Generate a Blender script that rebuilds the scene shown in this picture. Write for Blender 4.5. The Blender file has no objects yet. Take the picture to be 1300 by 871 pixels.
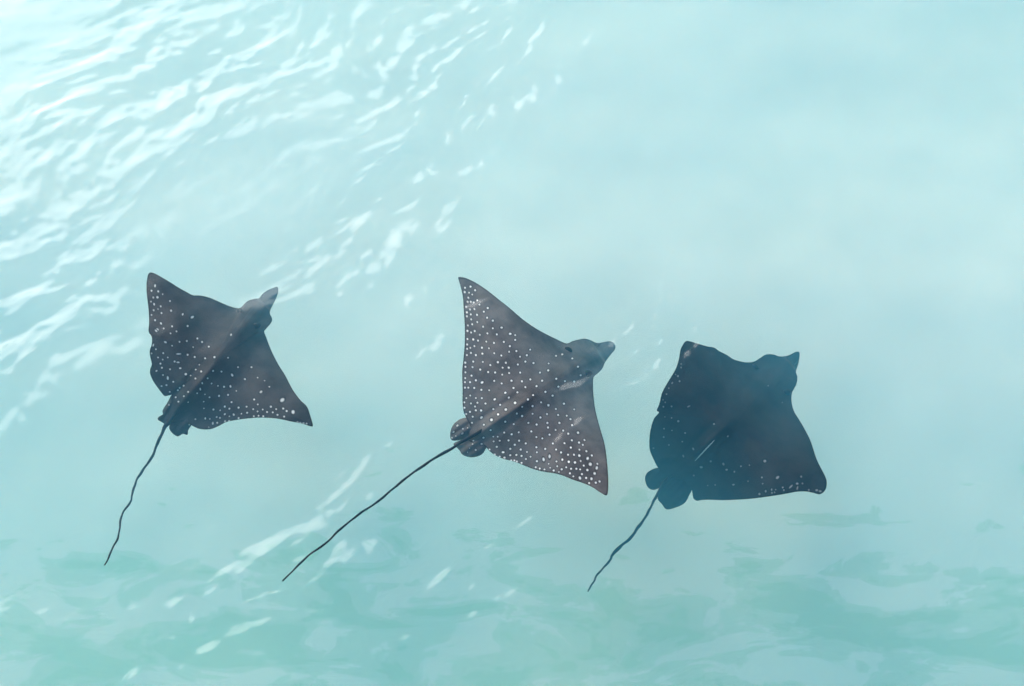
import bpy, math, random
import numpy as np
from mathutils import Vector

# ------------------------------------------------------------------ camera
TILT = math.radians(28.0)      # from straight down
CAM_H = 6.0                    # metres above the water
F_PX = 1430.0                  # focal length in photo pixels (photo 1300 x 871)
sc = bpy.context.scene
cam_data = bpy.data.cameras.new("camera")
cam = bpy.data.objects.new("camera", cam_data)
sc.collection.objects.link(cam)
cam.location = (0, 0, CAM_H)
cam.rotation_euler = (TILT, 0, 0)
cam_data.sensor_width = 36.0
cam_data.lens = F_PX / 1300.0 * 36.0
cam_data.clip_end = 500.0
sc.camera = cam

# ------------------------------------------------------------------ light
SUN_ELEV = 28.0
SUN_AZ = -35.0                 # degrees from +Y towards +X (negative: to the left)
world = bpy.data.worlds.new("World")
sc.world = world
world.use_nodes = True
wn = world.node_tree
bg = wn.nodes["Background"]
sky = wn.nodes.new("ShaderNodeTexSky")
sky.sky_type = 'NISHITA'
sky.sun_disc = False
sky.sun_elevation = math.radians(SUN_ELEV)
sky.sun_rotation = math.radians(SUN_AZ)
sky.air_density = 1.0
sky.dust_density = 1.5
sky.ozone_density = 1.0
wn.links.new(sky.outputs[0], bg.inputs[0])
bg.inputs[1].default_value = 0.13

sun_data = bpy.data.lights.new("sun", 'SUN')
sun_data.energy = 2.3
sun_data.angle = math.radians(44.0)
sun_data.color = (1.0, 0.985, 0.96)
sun = bpy.data.objects.new("sun", sun_data)
sc.collection.objects.link(sun)
_el, _az = math.radians(SUN_ELEV), math.radians(SUN_AZ)
sun_dir = Vector((math.cos(_el) * math.sin(_az), math.cos(_el) * math.cos(_az), math.sin(_el)))
sun.rotation_euler = sun_dir.to_track_quat('Z', 'Y').to_euler()
sun.location = sun_dir * 30

sc.view_settings.view_transform = 'Standard'
sc.view_settings.look = 'None'
sc.view_settings.exposure = 0.67
sc.view_settings.gamma = 1.0
sc.cycles.volume_bounces = 2
sc.cycles.max_bounces = 4
sc.cycles.diffuse_bounces = 2
sc.cycles.use_adaptive_sampling = True
sc.cycles.adaptive_threshold = 0.035
sc.cycles.transparent_max_bounces = 8

rng = np.random.default_rng(7)

# ------------------------------------------------------------------ helpers
def unproject(px, depth):
    """photo pixels + depth below the surface -> world points on that level"""
    px = np.asarray(px, float)
    x = (px[:, 0] - 650.0) / F_PX
    y = (435.5 - px[:, 1]) / F_PX
    s, c = math.sin(TILT), math.cos(TILT)
    d = np.stack([x, s + y * c, -c + y * s], 1)
    t = (-np.asarray(depth) - CAM_H) / d[:, 2]
    p = d * t[:, None]
    p[:, 2] += CAM_H
    return p

def new_mesh(name, verts, faces, mats, parent=None, loc=(0, 0, 0), smooth=True, mat_idx=None):
    me = bpy.data.meshes.new(name)
    verts = np.asarray(verts, np.float32)
    if isinstance(faces, np.ndarray):
        n, k = faces.shape
        me.vertices.add(len(verts)); me.vertices.foreach_set("co", verts.ravel())
        me.loops.add(n * k); me.loops.foreach_set("vertex_index", faces.astype(np.int32).ravel())
        me.polygons.add(n)
        me.polygons.foreach_set("loop_start", np.arange(0, n * k, k, dtype=np.int32))
        me.polygons.foreach_set("loop_total", np.full(n, k, np.int32))
    else:
        me.from_pydata(verts.tolist(), [], faces)
    for m in mats:
        me.materials.append(m)
    if mat_idx is not None:
        me.polygons.foreach_set("material_index", np.asarray(mat_idx, np.int32))
    if smooth:
        me.polygons.foreach_set("use_smooth", np.ones(len(me.polygons), bool))
    me.update(calc_edges=True)
    me.validate()
    ob = bpy.data.objects.new(name, me)
    sc.collection.objects.link(ob)
    ob.location = loc
    if parent:
        ob.parent = parent
    return ob

def closed_curve(pts, n):
    """closed Catmull-Rom through pts, resampled to n points at even arc length"""
    P = np.asarray(pts, float)
    m = len(P); out = []
    t = np.linspace(0, 1, 12, endpoint=False)[:, None]
    for i in range(m):
        p0, p1, p2, p3 = P[i - 1], P[i], P[(i + 1) % m], P[(i + 2) % m]
        a = 0.5
        m1 = a * (p2 - p0); m2 = a * (p3 - p1)
        L = np.linalg.norm(p2 - p1)
        for mm, q in ((m1, np.linalg.norm(p2 - p0)), (m2, np.linalg.norm(p3 - p1))):
            if q > 0: mm *= min(1.0, L / (0.5 * q))
        out.append((2*t**3 - 3*t**2 + 1) * p1 + (t**3 - 2*t**2 + t) * m1 + (-2*t**3 + 3*t**2) * p2 + (t**3 - t**2) * m2)
    C = np.vstack(out)
    D = np.vstack([C, C[:1]])
    s = np.concatenate([[0], np.cumsum(np.linalg.norm(np.diff(D, axis=0), axis=1))])
    u = np.linspace(0, s[-1], n, endpoint=False)
    return np.stack([np.interp(u, s, D[:, 0]), np.interp(u, s, D[:, 1])], 1)

def open_curve(pts, n):
    P = np.asarray(pts, float)
    Q = np.vstack([2 * P[0] - P[1], P, 2 * P[-1] - P[-2]])
    out = []
    t = np.linspace(0, 1, 10, endpoint=False)[:, None]
    for i in range(1, len(Q) - 2):
        p0, p1, p2, p3 = Q[i - 1:i + 3]
        out.append(0.5 * (2*p1 + (p2 - p0)*t + (2*p0 - 5*p1 + 4*p2 - p3)*t**2 + (-p0 + 3*p1 - 3*p2 + p3)*t**3))
    C = np.vstack(out + [P[-1:]])
    s = np.concatenate([[0], np.cumsum(np.linalg.norm(np.diff(C[:, :2], axis=0), axis=1))])
    u = np.linspace(0, s[-1], n)
    return np.stack([np.interp(u, s, C[:, k]) for k in range(C.shape[1])], 1), u / s[-1]

def smooth01(x):
    x = np.clip(x, 0, 1)
    return x * x * (3 - 2 * x)

def nodes_of(name):
    m = bpy.data.materials.new(name)
    m.use_nodes = True
    nt = m.node_tree
    nt.nodes.clear()
    out = nt.nodes.new("ShaderNodeOutputMaterial")
    return m, nt, out

def N(nt, kind, **kw):
    n = nt.nodes.new(kind)
    for k, v in kw.items():
        if k.startswith("i_"):
            n.inputs[k[2:].replace("_", " ")].default_value = v
        else:
            setattr(n, k, v)
    return n

# ------------------------------------------------------------------ materials
def water_material():
    m, nt, out = nodes_of("sea_water")
    lw = N(nt, "ShaderNodeLayerWeight"); lw.inputs["Blend"].default_value = 0.5
    pw = N(nt, "ShaderNodeMath", operation='POWER'); pw.inputs[1].default_value = 5.0
    ma = N(nt, "ShaderNodeMath", operation='MULTIPLY_ADD'); ma.inputs[1].default_value = 0.98; ma.inputs[2].default_value = 0.02
    nt.links.new(lw.outputs["Facing"], pw.inputs[0]); nt.links.new(pw.outputs[0], ma.inputs[0])
    tr = N(nt, "ShaderNodeBsdfTransparent")
    gl = N(nt, "ShaderNodeBsdfGlossy", i_Roughness=0.15)
    mx = N(nt, "ShaderNodeMixShader")
    nt.links.new(ma.outputs[0], mx.inputs[0]); nt.links.new(tr.outputs[0], mx.inputs[1]); nt.links.new(gl.outputs[0], mx.inputs[2])
    nt.links.new(mx.outputs[0], out.inputs["Surface"])
    vs = N(nt, "ShaderNodeVolumeScatter", i_Density=0.30, i_Anisotropy=0.2)
    vs.inputs["Color"].default_value = (0.15, 0.66, 1.0, 1)
    va = N(nt, "ShaderNodeVolumeAbsorption", i_Density=0.096)
    va.inputs["Color"].default_value = (0.0, 0.96, 0.95, 1)
    ad = N(nt, "ShaderNodeAddShader")
    nt.links.new(vs.outputs[0], ad.inputs[0]); nt.links.new(va.outputs[0], ad.inputs[1])
    nt.links.new(ad.outputs[0], out.inputs["Volume"])
    return m

def sand_material():
    m, nt, out = nodes_of("pale_sand")
    co = N(nt, "ShaderNodeTexCoord")
    n1 = N(nt, "ShaderNodeTexNoise", i_Scale=0.9, i_Detail=3.0, i_Roughness=0.6)
    for n in (n1,): nt.links.new(co.outputs["Object"], n.inputs["Vector"])
    r1 = N(nt, "ShaderNodeValToRGB")
    e = r1.color_ramp.elements
    e[0].position = 0.35; e[0].color = (0.79, 0.785, 0.755, 1)
    e[1].position = 0.62; e[1].color = (0.86, 0.85, 0.82, 1)
    nt.links.new(n1.outputs["Fac"], r1.inputs[0])
    # surface reflections painted into the sand colour: sharp-edged greener patches, denser on the near side
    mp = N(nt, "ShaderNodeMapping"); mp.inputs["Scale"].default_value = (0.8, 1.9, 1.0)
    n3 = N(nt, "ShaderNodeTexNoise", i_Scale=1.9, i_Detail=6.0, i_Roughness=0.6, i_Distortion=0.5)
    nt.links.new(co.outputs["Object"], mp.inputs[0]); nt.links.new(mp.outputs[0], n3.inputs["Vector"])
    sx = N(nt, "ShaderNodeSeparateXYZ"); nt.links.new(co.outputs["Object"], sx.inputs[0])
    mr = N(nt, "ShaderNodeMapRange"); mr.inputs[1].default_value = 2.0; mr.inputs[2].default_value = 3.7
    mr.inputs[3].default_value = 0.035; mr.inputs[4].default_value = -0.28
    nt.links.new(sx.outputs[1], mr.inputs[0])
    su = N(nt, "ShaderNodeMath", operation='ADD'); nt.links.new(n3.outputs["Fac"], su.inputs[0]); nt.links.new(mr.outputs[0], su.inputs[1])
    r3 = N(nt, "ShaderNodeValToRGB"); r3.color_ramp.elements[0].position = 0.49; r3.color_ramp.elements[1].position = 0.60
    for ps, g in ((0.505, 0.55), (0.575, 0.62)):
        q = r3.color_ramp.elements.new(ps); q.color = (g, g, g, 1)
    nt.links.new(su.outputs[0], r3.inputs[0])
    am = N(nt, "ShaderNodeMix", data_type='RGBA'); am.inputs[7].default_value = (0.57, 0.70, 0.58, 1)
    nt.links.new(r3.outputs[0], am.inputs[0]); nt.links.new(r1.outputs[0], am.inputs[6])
    b = N(nt, "ShaderNodeBsdfPrincipled", i_Roughness=0.95)
    b.inputs["Specular IOR Level"].default_value = 0.1
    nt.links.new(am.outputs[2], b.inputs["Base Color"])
    nt.links.new(b.outputs[0], out.inputs["Surface"])
    return m

def skin_material(name, c_dark, c_light, spot_col):
    m, nt, out = nodes_of(name)
    co = N(nt, "ShaderNodeTexCoord")
    n1 = N(nt, "ShaderNodeTexNoise", i_Scale=5.0, i_Detail=5.0, i_Roughness=0.6)
    n2 = N(nt, "ShaderNodeTexNoise", i_Scale=90.0, i_Detail=3.0)
    for n in (n1, n2): nt.links.new(co.outputs["Object"], n.inputs["Vector"])
    r1 = N(nt, "ShaderNodeValToRGB")
    e = r1.color_ramp.elements
    e[0].position = 0.35; e[0].color = (*c_dark, 1)
    e[1].position = 0.68; e[1].color = (*c_light, 1)
    nt.links.new(n1.outputs["Fac"], r1.inputs[0])
    at = N(nt, "ShaderNodeAttribute", attribute_name="marking")
    sep = N(nt, "ShaderNodeSeparateColor")
    nt.links.new(at.outputs["Color"], sep.inputs[0])
    halo = N(nt, "ShaderNodeMix", data_type='RGBA')
    halo.inputs[7].default_value = (c_dark[0]*0.35, c_dark[1]*0.35, c_dark[2]*0.4, 1)
    nt.links.new(sep.outputs[1], halo.inputs[0]); nt.links.new(r1.outputs[0], halo.inputs[6])
    mix = N(nt, "ShaderNodeMix", data_type='RGBA')
    mix.inputs[7].default_value = (*spot_col, 1)
    nt.links.new(sep.outputs[0], mix.inputs[0]); nt.links.new(halo.outputs[2], mix.inputs[6])
    bump = N(nt, "ShaderNodeBump", i_Strength=0.25, i_Distance=0.006)
    nt.links.new(n2.outputs["Fac"], bump.inputs["Height"])
    b = N(nt, "ShaderNodeBsdfPrincipled", i_Roughness=0.5)
    b.inputs["Specular IOR Level"].default_value = 0.06
    nt.links.new(mix.outputs[2], b.inputs["Base Color"])
    nt.links.new(bump.outputs[0], b.inputs["Normal"])
    nt.links.new(b.outputs[0], out.inputs["Surface"])
    return m

def plain_material(name, col, rough=0.6, var=0.25):
    m, nt, out = nodes_of(name)
    co = N(nt, "ShaderNodeTexCoord")
    n1 = N(nt, "ShaderNodeTexNoise", i_Scale=25.0, i_Detail=4.0)
    nt.links.new(co.outputs["Object"], n1.inputs["Vector"])
    r1 = N(nt, "ShaderNodeValToRGB")
    e = r1.color_ramp.elements
    e[0].color = (*[c * (1 - var) for c in col], 1); e[1].color = (*[min(1, c * (1 + var)) for c in col], 1)
    nt.links.new(n1.outputs["Fac"], r1.inputs[0])
    b = N(nt, "ShaderNodeBsdfPrincipled", i_Roughness=rough)
    b.inputs["Specular IOR Level"].default_value = 0.08      # wet skin in water reflects little
    nt.links.new(r1.outputs[0], b.inputs["Base Color"])
    nt.links.new(b.outputs[0], out.inputs["Surface"])
    return m

MAT_WATER = water_material()
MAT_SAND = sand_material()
MAT_BELLY = plain_material("pale_belly_skin", (0.55, 0.55, 0.53), 0.6, 0.15)
MAT_TAIL = plain_material("dark_tail_skin", (0.013, 0.016, 0.022), 0.5)
MAT_EYE = plain_material("dark_eye", (0.008, 0.009, 0.012), 0.25)
MAT_SPINE = plain_material("pale_spine", (0.42, 0.44, 0.44), 0.5)

# ------------------------------------------------------------------ setting
def axis(lo, hi, step, far, growth=1.18):
    a = list(np.arange(lo, hi + 1e-6, step))
    s = step
    while a[-1] < far:
        s *= growth; a.append(a[-1] + s)
    s = step
    while a[0] > -far:
        s *= growth; a.insert(0, a[0] - s)
    return np.array(a)

def grid_faces(nx, ny, flip=False):
    i, j = np.meshgrid(np.arange(nx - 1), np.arange(ny - 1), indexing='ij')
    a = (i * ny + j).ravel(); b = a + ny; c = b + 1; d = a + 1
    f = np.stack([a, b, c, d], 1)
    return f[:, ::-1] if flip else f

def wave_height(X, Y):
    r = np.random.default_rng(154)
    Z = np.zeros_like(X)
    W1 = sum(np.sin(X * a + Y * b + c) for a, b, c in ((1.9, 2.7, 0.3), (-3.1, 1.6, 1.1), (4.3, 3.9, 2.0)))
    W2 = sum(np.sin(X * a + Y * b + c) for a, b, c in ((2.6, -1.7, 0.9), (1.2, 3.6, 2.2), (-4.7, 3.1, 0.5)))
    X, Y = X + 0.045 * W1, Y + 0.045 * W2
    # gusts: rougher and calmer areas of a few decimetres to metres
    G = np.zeros_like(X)
    for k in range(14):
        lam = 0.7 * 5 ** r.random(); a = math.radians(119) + r.normal() * 0.8; kk = 6.283 / lam
        G += np.sin(kk * (math.cos(a) * X + math.sin(a) * Y) + r.random() * 6.283)
    G = np.clip(0.78 + 0.24 * G, 0.12, 2.2)
    for n, l0, l1, rms, spread, gust in ((40, 0.55, 2.2, 0.050, 0.7, 0.2), (90, 0.13, 0.42, 0.086, 0.75, 0.9), (70, 0.05, 0.13, 0.060, 0.7, 1.0)):
        H = np.zeros_like(X)
        for k in range(n):
            lam = l0 * (l1 / l0) ** r.random()
            ang = math.radians(119) + r.normal() * spread
            kk = 2 * math.pi / lam
            H += rms * math.sqrt(2.0 / n) / kk * np.sin(kk * (math.cos(ang) * X + math.sin(ang) * Y) + r.random() * 6.283)
        Z += H * (1 - gust + gust * G)
    return Z

def build_water():
    xs = axis(-4.0, 4.0, 0.014, 60); ys = axis(0.8, 6.6, 0.014, 60)
    X, Y = np.meshgrid(xs, ys, indexing='ij')
    fade = smooth01((9 - np.hypot(X, Y - 3.7)) / 4.5)
    Z = wave_height(X, Y) * fade
    nx, ny = X.shape
    V = np.stack([X.ravel(), Y.ravel(), Z.ravel()], 1)
    F = grid_faces(nx, ny)
    # sides and bottom close the body of water below the sand
    idx = np.arange(nx * ny).reshape(nx, ny)
    ring = np.concatenate([idx[:, 0], idx[-1, 1:], idx[::-1][1:, -1], idx[0, ::-1][1:-1]])
    base = len(V)
    low = V[ring].copy(); low[:, 2] = -3.2
    cen = np.array([[0, 3, -3.2]])
    V = np.vstack([V, low, cen])
    k = len(ring); r0 = np.arange(k); r1 = (r0 + 1) % k
    side = np.stack([ring[r0], base + r0, base + r1, ring[r1]], 1)
    c = np.full(k, base + k)
    me = bpy.data.meshes.new("water")
    lt = np.concatenate([np.full(len(F) + k, 4), np.full(k, 3)]).astype(np.int32)
    loops = np.concatenate([F.ravel(), side.ravel(), np.stack([base + r1, base + r0, c], 1).ravel()]).astype(np.int32)
    me.vertices.add(len(V)); me.vertices.foreach_set("co", V.astype(np.float32).ravel())
    me.loops.add(len(loops)); me.loops.foreach_set("vertex_index", loops)
    me.polygons.add(len(lt))
    me.polygons.foreach_set("loop_start", np.concatenate([[0], np.cumsum(lt)[:-1]]).astype(np.int32))
    me.polygons.foreach_set("loop_total", lt)
    sm = np.zeros(len(lt), bool); sm[:len(F)] = True
    me.polygons.foreach_set("use_smooth", sm)
    me.materials.append(MAT_WATER)
    me.update(calc_edges=True); me.validate()
    ob = bpy.data.objects.new("water", me); sc.collection.objects.link(ob)
    ob["kind"] = "structure"; ob["label"] = "clear turquoise sea water with rippled glinting surface"
    return ob

def build_seabed():
    xs = axis(-5, 5, 0.06, 58); ys = axis(0, 8, 0.06, 58)
    X, Y = np.meshgrid(xs, ys, indexing='ij')
    r = np.random.default_rng(3)
    Z = -1.98 + 0.65 * smooth01((Y - 0.8 + 0.12 * X) / 4.0) - 0.08 * smooth01((Y - 4.5) / 4.0)
    for k in range(26):
        lam = 0.5 * 12 ** r.random(); a = r.random() * 6.283; kk = 6.283 / lam
        Z += 0.0022 * lam ** 0.8 * np.sin(kk * (math.cos(a) * X + math.sin(a) * Y) + r.random() * 6.283)
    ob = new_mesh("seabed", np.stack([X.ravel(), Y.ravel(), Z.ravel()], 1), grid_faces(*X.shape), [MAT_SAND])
    ob["kind"] = "structure"; ob["label"] = "pale sandy seabed under shallow turquoise water"
    return ob

build_seabed()
build_water()

# ------------------------------------------------------------------ rays
def zoomed(ox, oy, s, pts):
    return [(ox + p[0] / s, oy + p[1] / s) + tuple(p[2:]) for p in pts]

class RBF:
    """smooth depth through a few (x, y, depth) points: plane + quadratic least squares with ridge"""
    def __init__(self, pts):
        P = np.asarray(pts, float)
        self.c = P[:, :2].mean(0); self.P = P
        self.w = np.linalg.solve(self.k(P[:, :2]) + 1e-3 * np.eye(len(P)), P[:, 2] - P[:, 2].mean())
        self.m = P[:, 2].mean()
    def k(self, X):
        d = np.linalg.norm(X[:, None] - self.P[None, :, :2], axis=2) / 90.0
        return np.exp(-d * d * 0.5)
    def __call__(self, X):
        return self.m + self.k(np.asarray(X, float)) @ self.w

def dist_seg(P, a, b):
    a = np.asarray(a, float); b = np.asarray(b, float)
    t = np.clip(((P - a) @ (b - a)) / ((b - a) @ (b - a)), 0, 1)
    return np.linalg.norm(P - (a + t[:, None] * (b - a)), axis=1), t

def markings(P, spots, base_r):
    w = np.zeros(len(P)); h = np.zeros(len(P)); rs = random.Random(5)
    for sp in spots:
        x, y = sp[:2]
        r = base_r * (sp[2] if len(sp) > 2 else 1.0) * rs.uniform(0.88, 1.10); g = rs.uniform(0.7, 1.0)
        el = sp[3] if len(sp) > 3 else 1.0
        an = math.radians(sp[4]) if len(sp) > 4 else 0.0
        sel = np.nonzero((abs(P[:, 0] - x) < 3 * r * el + 3) & (abs(P[:, 1] - y) < 3 * r * el + 3))[0]
        if not len(sel): continue
        d = P[sel] - (x, y)
        u = d[:, 0] * math.cos(an) + d[:, 1] * math.sin(an)
        v = -d[:, 0] * math.sin(an) + d[:, 1] * math.cos(an)
        q = np.hypot(u / el, v) / r
        w[sel] = np.maximum(w[sel], g * smooth01((1.45 - q) / 0.95))
        h[sel] = np.maximum(h[sel], 0.95 * smooth01((2.3 - q) / 0.9))
    return w, h

def set_marking(ob, w, h):
    at = ob.data.color_attributes.new("marking", 'FLOAT_COLOR', 'POINT')
    n = len(ob.data.vertices)
    col = np.zeros((n, 4), np.float32); col[:, 3] = 1
    col[:len(w), 0] = w; col[:len(h), 1] = h
    at.data.foreach_set("color", col.ravel())

def shell(outline, centre, depth_fn, bulge_fn, n, rings, rings_low, thick, edge=0.004):
    """closed fin-like solid: fine upper skin, coarser underside. Returns verts, faces, upper pixel coords, material index"""
    C = closed_curve(outline, n)
    cen = np.asarray(centre, float)
    s = np.linspace(0, 1, rings + 1)[1:]
    top = (cen + s[:, None, None] * (C - cen)[None]).reshape(-1, 2)
    S = np.repeat(s, n)
    topP = np.vstack([top, cen[None]]); topS = np.concatenate([S, [0]])
    W = unproject(topP, depth_fn(topP) - bulge_fn(topP, topS))
    sl = np.linspace(1, 0, rings_low + 1)[1:-1]
    low = np.vstack([(cen + q * (C - cen)) for q in sl] + [cen[None]])
    lowS = np.concatenate([np.repeat(sl, n), [0]])
    L = unproject(low, depth_fn(low))
    L[:, 2] -= edge + thick * (1 - lowS ** 2) ** 0.7
    V = np.vstack([W, L])
    i = np.arange(n); j = (i + 1) % n
    quads = []
    for k in range(rings - 1):
        a = k * n
        quads.append(np.stack([a + i, a + j, a + n + j, a + n + i], 1))
    upper = sum(len(q) for q in quads)
    # towards the rim -> underside
    rim = (rings - 1) * n; b0 = len(W)
    quads.append(np.stack([rim + i, rim + j, b0 + j, b0 + i], 1))
    for k in range(rings_low - 2):
        a = b0 + k * n
        quads.append(np.stack([a + i, a + j, a + n + j, a + n + i], 1))
    Q = np.vstack(quads)
    ct = rings * n; last = b0 + (rings_low - 2) * n; cl = len(V) - 1
    tris = np.vstack([np.stack([np.full(n, ct), j, i], 1)[:, [0, 1, 2]], np.stack([last + i, last + j, np.full(n, cl)], 1)])
    upper += n                                   # the rim itself keeps the dark skin
    midx = np.concatenate([np.zeros(upper, int), np.ones(len(Q) - upper, int), np.zeros(n, int), np.ones(n, int)])
    return V, Q, tris, topP, midx, W

def tube(points, radii, sides=10, flat=1.0):
    P = np.asarray(points, float); m = len(P)
    T = np.gradient(P, axis=0); T /= np.linalg.norm(T, axis=1)[:, None]
    up = np.array([0, 0, 1.0])
    Rr = np.cross(T, up); Rr /= np.linalg.norm(Rr, axis=1)[:, None]
    U = np.cross(Rr, T)
    a = np.linspace(0, 2 * math.pi, sides, endpoint=False)
    V = P[:, None] + radii[:, None, None] * (np.cos(a)[None, :, None] * Rr[:, None] + flat * np.sin(a)[None, :, None] * U[:, None])
    V = V.reshape(-1, 3)
    i = np.arange(sides); j = (i + 1) % sides
    Q = np.vstack([np.stack([k * sides + i, k * sides + j, (k + 1) * sides + j, (k + 1) * sides + i], 1) for k in range(m - 1)])
    return V, Q

def mixed_mesh(name, V, Q, T, midx, mats, parent, origin):
    me = bpy.data.meshes.new(name)
    V = np.asarray(V) - np.asarray(origin)
    lt = np.concatenate([np.full(len(Q), 4), np.full(len(T), 3)]).astype(np.int32)
    loops = np.concatenate([Q.ravel(), T.ravel()]).astype(np.int32)
    me.vertices.add(len(V)); me.vertices.foreach_set("co", V.astype(np.float32).ravel())
    me.loops.add(len(loops)); me.loops.foreach_set("vertex_index", loops)
    me.polygons.add(len(lt))
    me.polygons.foreach_set("loop_start", np.concatenate([[0], np.cumsum(lt)[:-1]]).astype(np.int32))
    me.polygons.foreach_set("loop_total", lt)
    me.polygons.foreach_set("use_smooth", np.ones(len(lt), bool))
    for m in mats: me.materials.append(m)
    me.polygons.foreach_set("material_index", np.asarray(midx, np.int32))
    me.update(calc_edges=True); me.validate()
    ob = bpy.data.objects.new(name, me); sc.collection.objects.link(ob)
    if parent: ob.parent = parent
    return ob

def build_ray(spec):
    depth0 = RBF(spec['depths'])
    cen = np.asarray(spec['centre'], float)
    head, rear = np.asarray(spec['head'], float), np.asarray(spec['rear'], float)
    ax = (head - rear) / np.linalg.norm(head - rear)
    nrm = np.array([-ax[1], ax[0]])
    snout0 = np.asarray(spec['snout_line'], float)     # where the snout leaves the head

    def depth(P):                                      # the snout sits lower than the skull
        P = np.asarray(P, float)
        return depth0(P) + 0.07 * smooth01((P - snout0) @ ax / 4.0) * np.exp(-(np.abs((P - snout0) @ nrm) / 30) ** 4)

    origin = unproject(cen[None], depth(cen[None]) + 0.16)[0]
    root = bpy.data.objects.new("eagle_ray", None)
    sc.collection.objects.link(root)
    root.location = origin; root.empty_display_size = 0.3
    root["label"] = spec['label']; root["category"] = "ray"; root["group"] = "spotted eagle rays swimming together"
    r = np.random.default_rng(spec['seed'])
    ph = r.random(12) * 6.283

    def bulge(P, S):
        edge = 1 - S ** 7
        d, t = dist_seg(P, rear, head)
        along = (P - rear) @ ax / np.linalg.norm(head - rear)
        body = spec['hump'] * np.exp(-(d / 21.0) ** 2) * smooth01(along / 0.35 + 0.25)
        skull = 0.025 * np.exp(-(np.linalg.norm(P - (rear + ax * np.linalg.norm(head - rear) * 0.9), axis=1) / 17.0) ** 2)
        wing = 0.035 * (1 - S ** 1.6)
        ridge = 0.016 * np.exp(-(d / 4.5) ** 2) * smooth01((0.62 - along) / 0.25)
        groove = -0.010 * np.exp(-((d - 13.0) / 4.5) ** 2) * smooth01((0.6 - along) / 0.3)
        z = (body + skull + wing + ridge + groove) * edge
        # soft muscle folds across the wings and a slightly uneven skin
        u = (P - cen) @ ax; v = (P - cen) @ nrm
        z += edge * spec['fold'] * (0.006 * np.sin(u / 15 + v / 44 + ph[0]) + 0.004 * np.sin(u / 9 - v / 26 + ph[1])
                                    + 0.003 * np.sin(v / 11 + u / 30 + ph[2]))
        for e in spec['eyes']:
            q = np.linalg.norm(P - np.asarray(e[:2]), axis=1)
            z += 0.014 * np.exp(-(q / 5.0) ** 2) * edge
        return z

    V, Q, T, topP, midx, TW = shell(spec['outline'], cen, depth, bulge, 1100, 170, 9, 0.075)
    w, h = markings(topP, spec['spots'], spec['spot_r'])
    S_top = np.concatenate([np.repeat(np.linspace(0, 1, 171)[1:], 1100), [0]])
    h = np.maximum(h, 0.8 * smooth01((S_top - 0.978) / 0.014))          # dark fin margin
    for x, y, rx, ry, an, g in spec.get('blotches', []):
        d = topP - (x, y); c, q = math.cos(math.radians(an)), math.sin(math.radians(an))
        h = np.maximum(h, g * smooth01(1.5 - np.hypot((d[:, 0] * c + d[:, 1] * q) / rx, (-d[:, 0] * q + d[:, 1] * c) / ry)))
    # the whip tail grows out of the rear of the body, same mesh
    tl = np.asarray(spec['tail'], float)
    C, u = open_curve(tl, 220)
    px = C[:, :2] + np.stack([0.9 * np.sin(u * 41 + ph[3]) * u ** 0.3 + 0.4 * np.sin(u * 97 + ph[4]), 0.5 * np.sin(u * 53 + ph[5])], 1) * spec['tail_wave'] * smooth01(u / 0.15)[:, None]
    TP = unproject(px, C[:, 2])
    mpp = (CAM_H + C[:, 2].mean()) / math.cos(TILT) / F_PX
    tr = 0.86 * C[:, 3] * mpp * (1 + 0.12 * np.sin(u * 63 + ph[6]))
    TV, TQ = tube(TP, tr)
    off = len(V)
    V = np.vstack([V, TV]); Q = np.vstack([Q, TQ + off])
    nq = len(Q) - len(TQ)
    midx = np.concatenate([midx[:nq], np.full(len(TQ), 2), midx[nq:]])
    body = mixed_mesh("body", V, Q, T, midx, [spec['skin'], MAT_BELLY, MAT_TAIL], root, origin)
    set_marking(body, w, h)
    # pelvic fins lie just under the rear of the disc
    for fin in spec['pelvic']:
        O = np.asarray(fin, float); c = O.mean(0)
        dfn = lambda P: depth(P) + 0.02
        bf = lambda P, S: 0.022 * (1 - S ** 3) + 0.003 * np.sin((P @ nrm) / 1.6)
        fv, fq, ft, fp, fm, _ = shell(fin, c, dfn, bf, 200, 40, 5, 0.015)
        f = mixed_mesh("pelvic_fin", fv, fq, ft, fm, [spec['skin'], MAT_BELLY], root, origin)
        fw, fh = markings(fp, spec['spots'], spec['spot_r'])
        set_marking(f, fw * 0.6, fh)
    # eyes
    for e in spec['eyes']:
        p = np.array([e[:2]], float)
        base = TW[np.argmin(((topP - p) ** 2).sum(1))].copy()
        m = 14; k = 8
        vv = []; ff = []
        for a in range(k + 1):
            th = math.pi * a / k
            for b in range(m):
                fi = 2 * math.pi * b / m
                q = Vector((math.sin(th) * math.cos(fi) * e[2], math.sin(th) * math.sin(fi) * e[2] * 0.62, math.cos(th) * 0.016))
                q.rotate(__import__('mathutils').Euler((0, 0, math.radians(e[3]))))
                vv.append(np.array(q) + base)
        for a in range(k):
            for b in range(m):
                ff.append((a * m + b, a * m + (b + 1) % m, (a + 1) * m + (b + 1) % m, (a + 1) * m + b)[::-1])
        new_mesh("eye", np.array(vv) - origin, np.array(ff), [MAT_EYE], root)
    if 'spine' in spec:
        C, u = open_curve(np.asarray(spec['spine'], float), 40)
        p = C[:, :2]
        P3 = np.array([TW[np.argmin(((topP - q) ** 2).sum(1))] for q in p]); P3[:, 2] += 0.003
        rr = 0.0045 * np.sin(np.clip(u, 0.04, 0.96) * math.pi) ** 0.5
        sv, sq = tube(P3, rr, 8)
        new_mesh("tail_spine", sv - origin, sq, [MAT_SPINE], root)
    return root

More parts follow.
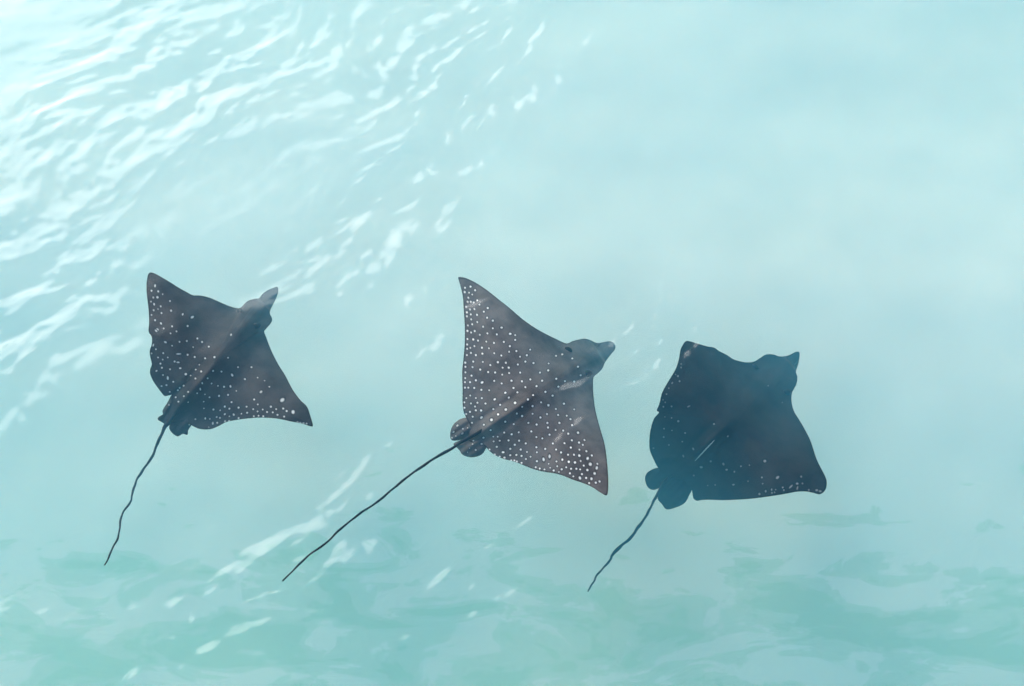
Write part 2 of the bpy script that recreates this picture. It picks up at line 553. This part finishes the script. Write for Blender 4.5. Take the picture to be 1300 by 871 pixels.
# --- the dark ray with ragged wing edge (tracing: photo pixels)
OUT1 = [(191,346),(196,347),(206,352.4),(216,358.4),(228,366),(236,370.3),(244.6,374.8),(254,375.2),(265.5,377.8),(274.5,381.5),(283.4,385.5),(292,389),(301.7,391.3),
 (306.5,389.8),(313.8,382.5),(323,379.4),(329.4,378.6),(332.5,374),(339,368.8),(346,366),(352,364.2),(353.3,370),(350.5,379),(346,388),(342.5,397),(345.5,405),(343.5,411),(338,416),(335.4,420.5),(338,428.4),(344,444),(352.3,461),
 (362,476.6),(371.6,494.7),(381.3,508),(389.7,516.3),(394.5,529.6),(397.3,540.8),(393.3,541),(383.7,538),(369,535),(350,531.3),(328,530.3),(304,532.6),(287,536),(277.4,541),
 (266.4,545),(253,544.4),(243,540),(232,535),(222,537),(212,537),(213,527),(216,514),(218.5,501.5),(210,503),(205.8,499.6),(194.8,484.4),(190.7,475),(190.5,469.3),(192.7,462.4),(191.4,456),(190,446.4),(192.6,437),(192.6,428),(188.7,421),(189.2,410.6),(188.7,394),(186.4,373.3),(186,360),(188,348.5)]
SP1 = zoomed(170,330,6.7,[(180,220,1,1.6,100),(150,262),(207,268),(245,292,.8),(200,318,1.2),(165,320),(307,350),(172,377,1,1.4,80),(145,355),(228,395),(316,432,1.2),(168,428),(205,418,.7),(415,463,1,1.5,110),(150,468),(180,513),(235,452),(497,487,1.2,1.6,-30),(230,540,1,1.5,50),(325,565),(457,562),(362,608),(202,590,.9,2,40),(188,603,.9,2,40),(312,625),(253,583),(268,700,1,1.6,25),(388,697),(450,690),(580,698),(540,668),(827,633,.8),(637,738),(504,742),(165,725,.9,2,110),(187,760),(325,730,.8),(150,795),(250,793),(380,800,.8,4,0),(457,807),(205,830),(288,830),(517,826),(606,837),(685,827,1.2),(800,832),(245,848)])
SP1 += zoomed(170,450,7.26,[(245,85),(407,73,1,2,0),(375,65),(603,95,.8),(258,123),(333,137),(427,127,1,1.5,0),(570,140),(620,157,1.1),(730,152),(807,158),(905,190,1.3,1.5,70),(208,152,.9,1.5,-40),(268,190),(312,218,1,2,85),(478,182,1.2),(523,195,.7),(567,222),(680,220),(363,252),(300,283),(716,268),(775,290),(832,298),(890,295,1,1.5,70),(630,265,.8,1.5,70),(612,320,.8,2,80),(255,292),(330,345),(405,330),(422,308),(458,288),(500,345,1.1),(460,385),(385,395),(583,358,.8),(655,368,.8),(785,382,1.1),(697,395),(868,373),(643,435,.7),(410,435),(500,440,.7),(323,465),(900,440),(838,478),(880,500),(733,508,1.1),(795,515,.8),(645,497,.7),(840,548),(658,590,.9,1.5,90),(700,595,.8),(763,577),(793,585),(880,570,.8),(918,552),(567,597),(727,635,1,1.7,90),(768,630),(840,615),(690,670,.7),(510,648)])
SP1 += zoomed(280,350,4.148,[(55,313,.8),(40,432),(92,482),(163,482),(62,524,1,1.5,70),(128,545),(195,537,.7),(232,553,.7),(257,585,.8),(18,585),(52,583,1,1.5,90),(40,628),(83,607,.8),(213,612,1.1,1.6,-40),(177,652),(325,655,1.9,1.4,-40),(196,678),(265,690,1.1),(22,690),(137,690),(330,700),(47,700),(95,695),(172,703),(222,705),(293,703),(348,713),(382,718,1.9,1.2,90),(110,727,.8),(140,722),(195,715),(245,718),(275,720),(22,730),(70,733),(300,733),(175,740),(200,738),(225,740),(335,742),(405,770),(420,775),(437,777),(453,779),(95,750),(45,765)])

OUT2 = [(582,351.8),(591,353),(604,359),(619,369),(633.5,380.5),(648,392),(663,405),(679.5,416.5),(691,423),(705,430),(719,436),(727,433),(735,431),(742,430),(749,431.6),(755,434.5),(759.5,435.6),(768,434),(775,433.4),(779.3,435.5),(781.3,440),(780.3,444.3),(776,449.5),(771,456),(767.7,461),(765,467.5),(760,473),(754.3,478),(753,483),(753,494),(754,507.5),(756,521),(758.6,532),(762,544.5),(766.5,559.5),(769,572),(771,590),(772.2,609),(771.8,624),(769.7,629),(761.6,624.8),(752,618.5),(740.7,613.5),(728,609.3),(715,604),(703.8,600.9),(691,599),(678,595.8),(666,591.3),(656.4,587.3),(647,584.6),(637.5,582),(627,577),(620.3,571.6),(616,566.5),(606,562),(596,560),(595,551),(597,541),(592,530.6),(588.4,521.7),(587.2,509.6),(587.3,496),(586.8,472.4),(588.5,454),(590,435.6),(590,413.5),(588.6,391.5),(587.6,376.8),(584.8,364),(582.2,355)]
SP2 = zoomed(560,340,5.44,[(165,138),(203,130),(163,168),(193,172),(235,155),(183,235),(188,207),(205,235),(215,185),(250,225),(225,240),(173,270),(200,288),(230,285),(265,255),(178,308),(205,322),(248,325),(295,303),(322,278),(178,335),(208,356),(185,398),(215,390),(250,375),(290,407),(318,345),(357,418),(418,413,1,1.3,0),(357,365),(182,436),(207,447),(232,437),(267,463),(320,453),(385,460),(477,456,1,1.3,0),(512,465),(512,498),(182,492),(222,495),(255,503),(312,510),(365,519),(433,512),(180,530),(230,541),(202,553),(282,552),(330,556),(475,541),(470,580),(520,575),(615,565),(180,560),(178,603),(206,588),(240,603),(285,593),(367,590),(416,606),(545,614),(592,604),(167,655),(222,648),(217,686),(288,650),(340,672),(392,652),(447,656),(425,690),(467,690),(530,668),(582,648),(638,658),(168,684),(168,722),(270,703),(325,720),(373,723),(422,738),(470,727),(546,724),(210,745),(167,762),(240,777),(165,790),(200,790),(283,792,1,1.4,-30),(367,781),(418,799),(486,780),(558,784),(616,771),(165,828),(188,828),(229,830),(278,843),(332,846),(500,830),(582,824),(445,862),(527,860)])
SP2 += zoomed(560,470,5.807,[(215,187),(186,206),(256,205),(300,206),(395,215,1,1.3,-45),(472,167),(499,202,1,1.3,-45),(640,216,1.15),(172,237),(220,245),(268,240),(327,246),(435,255),(545,241,1.2),(172,277),(250,268),(256,296),(295,297),(385,287),(477,290,1.2),(598,270),(185,323),(213,307),(233,343),(297,349,1.2,1.4,-45),(371,366,1.3),(420,326),(558,320),(597,338),(315,402),(473,380),(535,398),(228,388),(465,460),(520,473),(572,458),(385,490,.8),(417,490,.8),(387,525),(432,520,.8),(497,518),(543,550),(575,520),(624,540),(410,565),(357,585),(510,580),(587,585),(633,603),(457,605,1,1.4,0),(395,622),(432,637),(510,627),(555,625),(593,632),(625,655),(467,645),(517,665),(540,665),(558,673),(593,683),
 (120,408,.9,1.4,-45),(160,432),(92,455,.9,1.4,-45),(195,425,.8),(157,467,.9,1.5,-45),(108,485,.8),(80,498,.8),(232,545),(238,520,.7),(312,498),(298,545),(255,588),(210,575,.7),(365,442),(195,605,.7)])
SP2 += zoomed(680,400,7.26,[(188,376),(245,362),(338,400),(120,446),(390,476),(116,510),(40,530),(415,555),(60,605),(190,587,1.1),(270,610),(355,613),(8,655),(210,660,1.1),(90,708,1.1),(156,743,1.1),(50,805),(118,830,1.1),(260,817)])
SP2 += zoomed(670,500,6.22,[(42,10),(105,68),(197,14),(163,92),(287,78),(222,120),(367,123),(38,97),(38,158),(100,187),(152,160),(240,167),(308,173),(337,200),(5,230),(70,243),(155,230),(250,230),(350,247),(160,266),(220,285),(280,290,1.1),(320,315),(397,307,1.15),(28,297),(172,323),(68,342),(115,352),(348,367),(405,385),(448,365),(435,403),(290,390),(340,424,1.15),(198,392),(138,435),(68,422),(72,462),(224,440),(263,463),(408,441),(463,453,1.1),(506,487),(318,481),(365,481),(407,488,1.15),(22,497),(72,532),(125,518,1.1,1.7,80),(172,494,1,1.8,90),(273,520,1.1,1.3,90),(227,534),(324,537,1.2),(373,542,1.25),(418,531),(473,510,1.1,1.3,-60),(494,556,1.5),(550,553),(545,585,1.2,1.5,-70),(165,553,.8),(233,572),(442,567),(63,580),(95,590),(132,597),(177,584,.8),(205,605),(268,596),(304,580),(342,592),(384,592),(414,597,.8),(471,602,1.2),(528,629,1.2),(246,617,.8),(333,628,1.1),(428,634),(360,652),(412,665,1.3,1.4,70),(461,664,1.1),(503,671,1.3,1.2,90),(485,705),(537,702,1.2),(567,692,1.1)])

OUT3 = [(872,432.8),(881,434.8),(897,439.6),(906.5,441.3),(913,445.7),(922.5,450.5),(932,456.5),(946.9,460),(957.3,459),(964.8,454.6),(972,450.3),(981,449.9),(990,452.5),(1000.6,451.3),(1009.5,447),(1014.8,447.4),(1014,460),(1010.5,471.5),(1012.3,479),(1011,488),(1005.5,499),(1005,510.6),(1008,522),(1015,533.5),(1023,547.5),(1029.5,561),(1037,583.7),(1046.8,603),(1049.5,611),(1048.8,619.6),(1045.4,625),(1039.9,627.6),(1033,625.9),(1023,624),(1011,624.4),(997,627),(975,630.5),(950,633.5),(920,635),(900,634.5),(891,634.8),(884.5,635.7),(880,632),(879,625.8),(877,619.5),(868,610),(855,606),(845,603),(838,597),(834,591.7),(829,581.6),(825,571.5),(824.3,560),(826,545),(830.5,531),(836.5,524),(833.8,521),(837,513),(840.5,498.8),(848.6,484),(858,468),(862,455),(864,444),(868,436)]
SP3 = zoomed(810,420,6.22,[(340,262,.8),(340,290,.8),(315,358),(297,345,.8),(328,398),(270,412,.9,1.5,-50),(243,453),(225,500),(215,565),(200,600),(265,597),(197,545,.8),(400,597,.8,2.6,-25),(265,688),(212,680,.8),(318,714,1.2),(205,773),(268,787,.8),(203,838),(372,807),(600,736,1.1),(710,832)])
SP3 += zoomed(810,550,7.915,[(258,40,1.2),(310,118),(445,85),(555,158,1,1.8,60),(455,230,.8,2,70),(155,150),(730,283,1.2),(858,310,1.1,1.4,60),(635,342,1.2,1.4,10),(890,367,1.2,1.3,0),(968,388),(560,425,1.2),(960,517,1,1.4,0),(700,525,.8),(775,520,.8)])
SP3 += zoomed(920,530,7.257,[(28,175),(370,402,1.5,1.1,0),(228,440,.8),(150,450,.9),(18,482,1,1.5,0),(90,498),(343,553),(487,553,1.4,1.6,-40),(705,545,1.2),(350,610),(215,588),(668,610,1.1,1.3,0),(717,608,1.1),(610,637,.9,2.8,-45),(670,650,.9,2.6,-75),(535,645),(545,670),(433,665,1,1.5,90),(378,680,1.2,1.4,90),(470,665,.8),(320,705,1.2),(435,695),(460,690),(80,620,1,1.5,0),(775,668),(848,670,1.1,1.3,0),(880,680,1.1,1.4,0)])
SP3 += zoomed(920,430,6.7,[(370,400,.7),(490,543,.7)])

RAYS = [
 dict(label="charcoal eagle ray with ragged wing edge and few scattered spots, swimming in glinting water",
      outline=OUT1, spots=SP1, spot_r=1.1, centre=(268,462), head=(328,396), rear=(214,532), snout_line=(334,388), seed=1, hump=0.05, fold=1.7, tail_wave=0.5,
      depths=[(268,462,0.30),(191,346,0.24),(397,541,0.22),(345,378,0.62),(322,396,0.50),(214,535,0.40),(190,470,0.27),(300,532,0.30)],
      eyes=[(305.5,395,0.028,-35),(324.5,413.5,0.036,10)],
      skin=skin_material("charcoal_ray_skin", (0.022,0.022,0.026), (0.062,0.055,0.056), (0.60,0.64,0.64)),
      tail=[(230,514,.37,2.4),(216,534,.375,3.2),(209,543,.38,2.6),(200.7,561,.40,2.0),(195,576,.42,1.8),(181,598,.45,1.7),(173,610,.45,1.6),(167.7,628.6,.42,1.45),(166.4,636.6,.40,1.4),(155.8,651,.36,1.4),(151.8,671,.3,1.3),(148,687,.25,1.3),(142.6,697,.2,1.25),(133,717.6,.12,.9)],
      pelvic=[[(222,500),(218,501),(212.7,510.6),(206.5,521),(206.5,527),(201.7,529),(200.3,532.6),(207,537),(213,541),(222,534),(230,520)],
              [(215,541),(217,548),(225,554),(232,551),(238,552),(239,546.4),(243,540),(248,532),(238,522),(224,530)]]),
 dict(label="grey eagle ray densely covered in crisp white spots, with a long dark whip tail",
      outline=OUT2, spots=SP2, spot_r=1.2, centre=(672,500), head=(748,453), rear=(600,556), snout_line=(757,447), seed=2, hump=0.038, fold=0.7, tail_wave=0.5,
      depths=[(672,500,0.20),(583,352,0.34),(771,628,0.06),(778,438,0.78),(745,453,0.56),(596,556,0.30),(588,480,0.24),(690,598,0.16)],
      eyes=[(721.5,444,0.028,-35),(745.5,474,0.036,5)],
      skin=skin_material("grey_spotted_ray_skin", (0.055,0.051,0.054), (0.150,0.134,0.130), (0.85,0.86,0.84)),
      tail=[(622,540,.235,2.0),(604,551,.25,3.0),(590,559,.255,2.5),(577.8,566.5,.25,2.2),(547,585,.22,1.9),(526,599,.2,1.7),(502,618,.2,1.6),(476.5,639,.18,1.55),(446,660,.15,1.5),(415,688,.12,1.4),(387,709.6,.1,1.35),(359,737.5,.08,1.0)],
      pelvic=[[(602,532),(592,530.2),(582.4,533),(574.6,540.6),(571.7,549),(572,557),(576,559.5),(590,557),(606,546)],
              [(576,563),(580.7,569),(583.2,571.6),(587.5,577.6),(599.6,580.7),(611.7,576.8),(618,568),(624,560),(612,550),(595,555)]]),
 dict(label="blue-black eagle ray with almost unspotted back and blunt wing tips, sunk deepest in the water",
      outline=OUT3, spots=SP3, spot_r=1.1, centre=(930,540), head=(995,474), rear=(845,612), snout_line=(1002,463), seed=3, hump=0.03, fold=1.2, tail_wave=0.55,
      depths=[(930,540,0.42),(870,436,0.42),(1045,622,0.30),(1012,452,0.95),(985,475,0.80),(845,612,0.92),(826,560,0.62),(930,632,0.60)],
      eyes=[(958.5,466,0.028,-35),(998,498,0.032,0)],
      skin=skin_material("blue_black_ray_skin", (0.007,0.009,0.013), (0.026,0.023,0.025), (0.20,0.23,0.25)),
      tail=[(868,589,.84,1.4),(855.5,599,.85,2.4),(841.6,614.4,.87,2.2),(834,628,.86,1.9),(823,650,.85,1.7),(808,673,.84,2.0),(796,687,.85,1.9),(783,698,.84,2.2),(776.5,705,.83,2.0),(775,711,.82,1.5),(766,721,.8,1.3),(757,731,.78,1.2),(754,738.5,.78,1.3),(746,751,.76,.8)],
      blotches=[(848,585.5,12,4.5,-8,1.0)],
      spine=[(882,585.5),(889,578),(897,569.5),(907,559)],
      pelvic=[[(846,592),(836.5,593.5),(829,595.5),(821.4,600.5),(818.8,608),(822,618),(829,622),(838,619),(848,612),(862,604)],
              [(835,632.8),(840,639.7),(846.6,646.7),(860.5,643.5),(869.4,638.4),(874.5,630),(878,619),(866,602),(846,604),(838,616)]]),
]
for spec in RAYS:
    build_ray(spec)
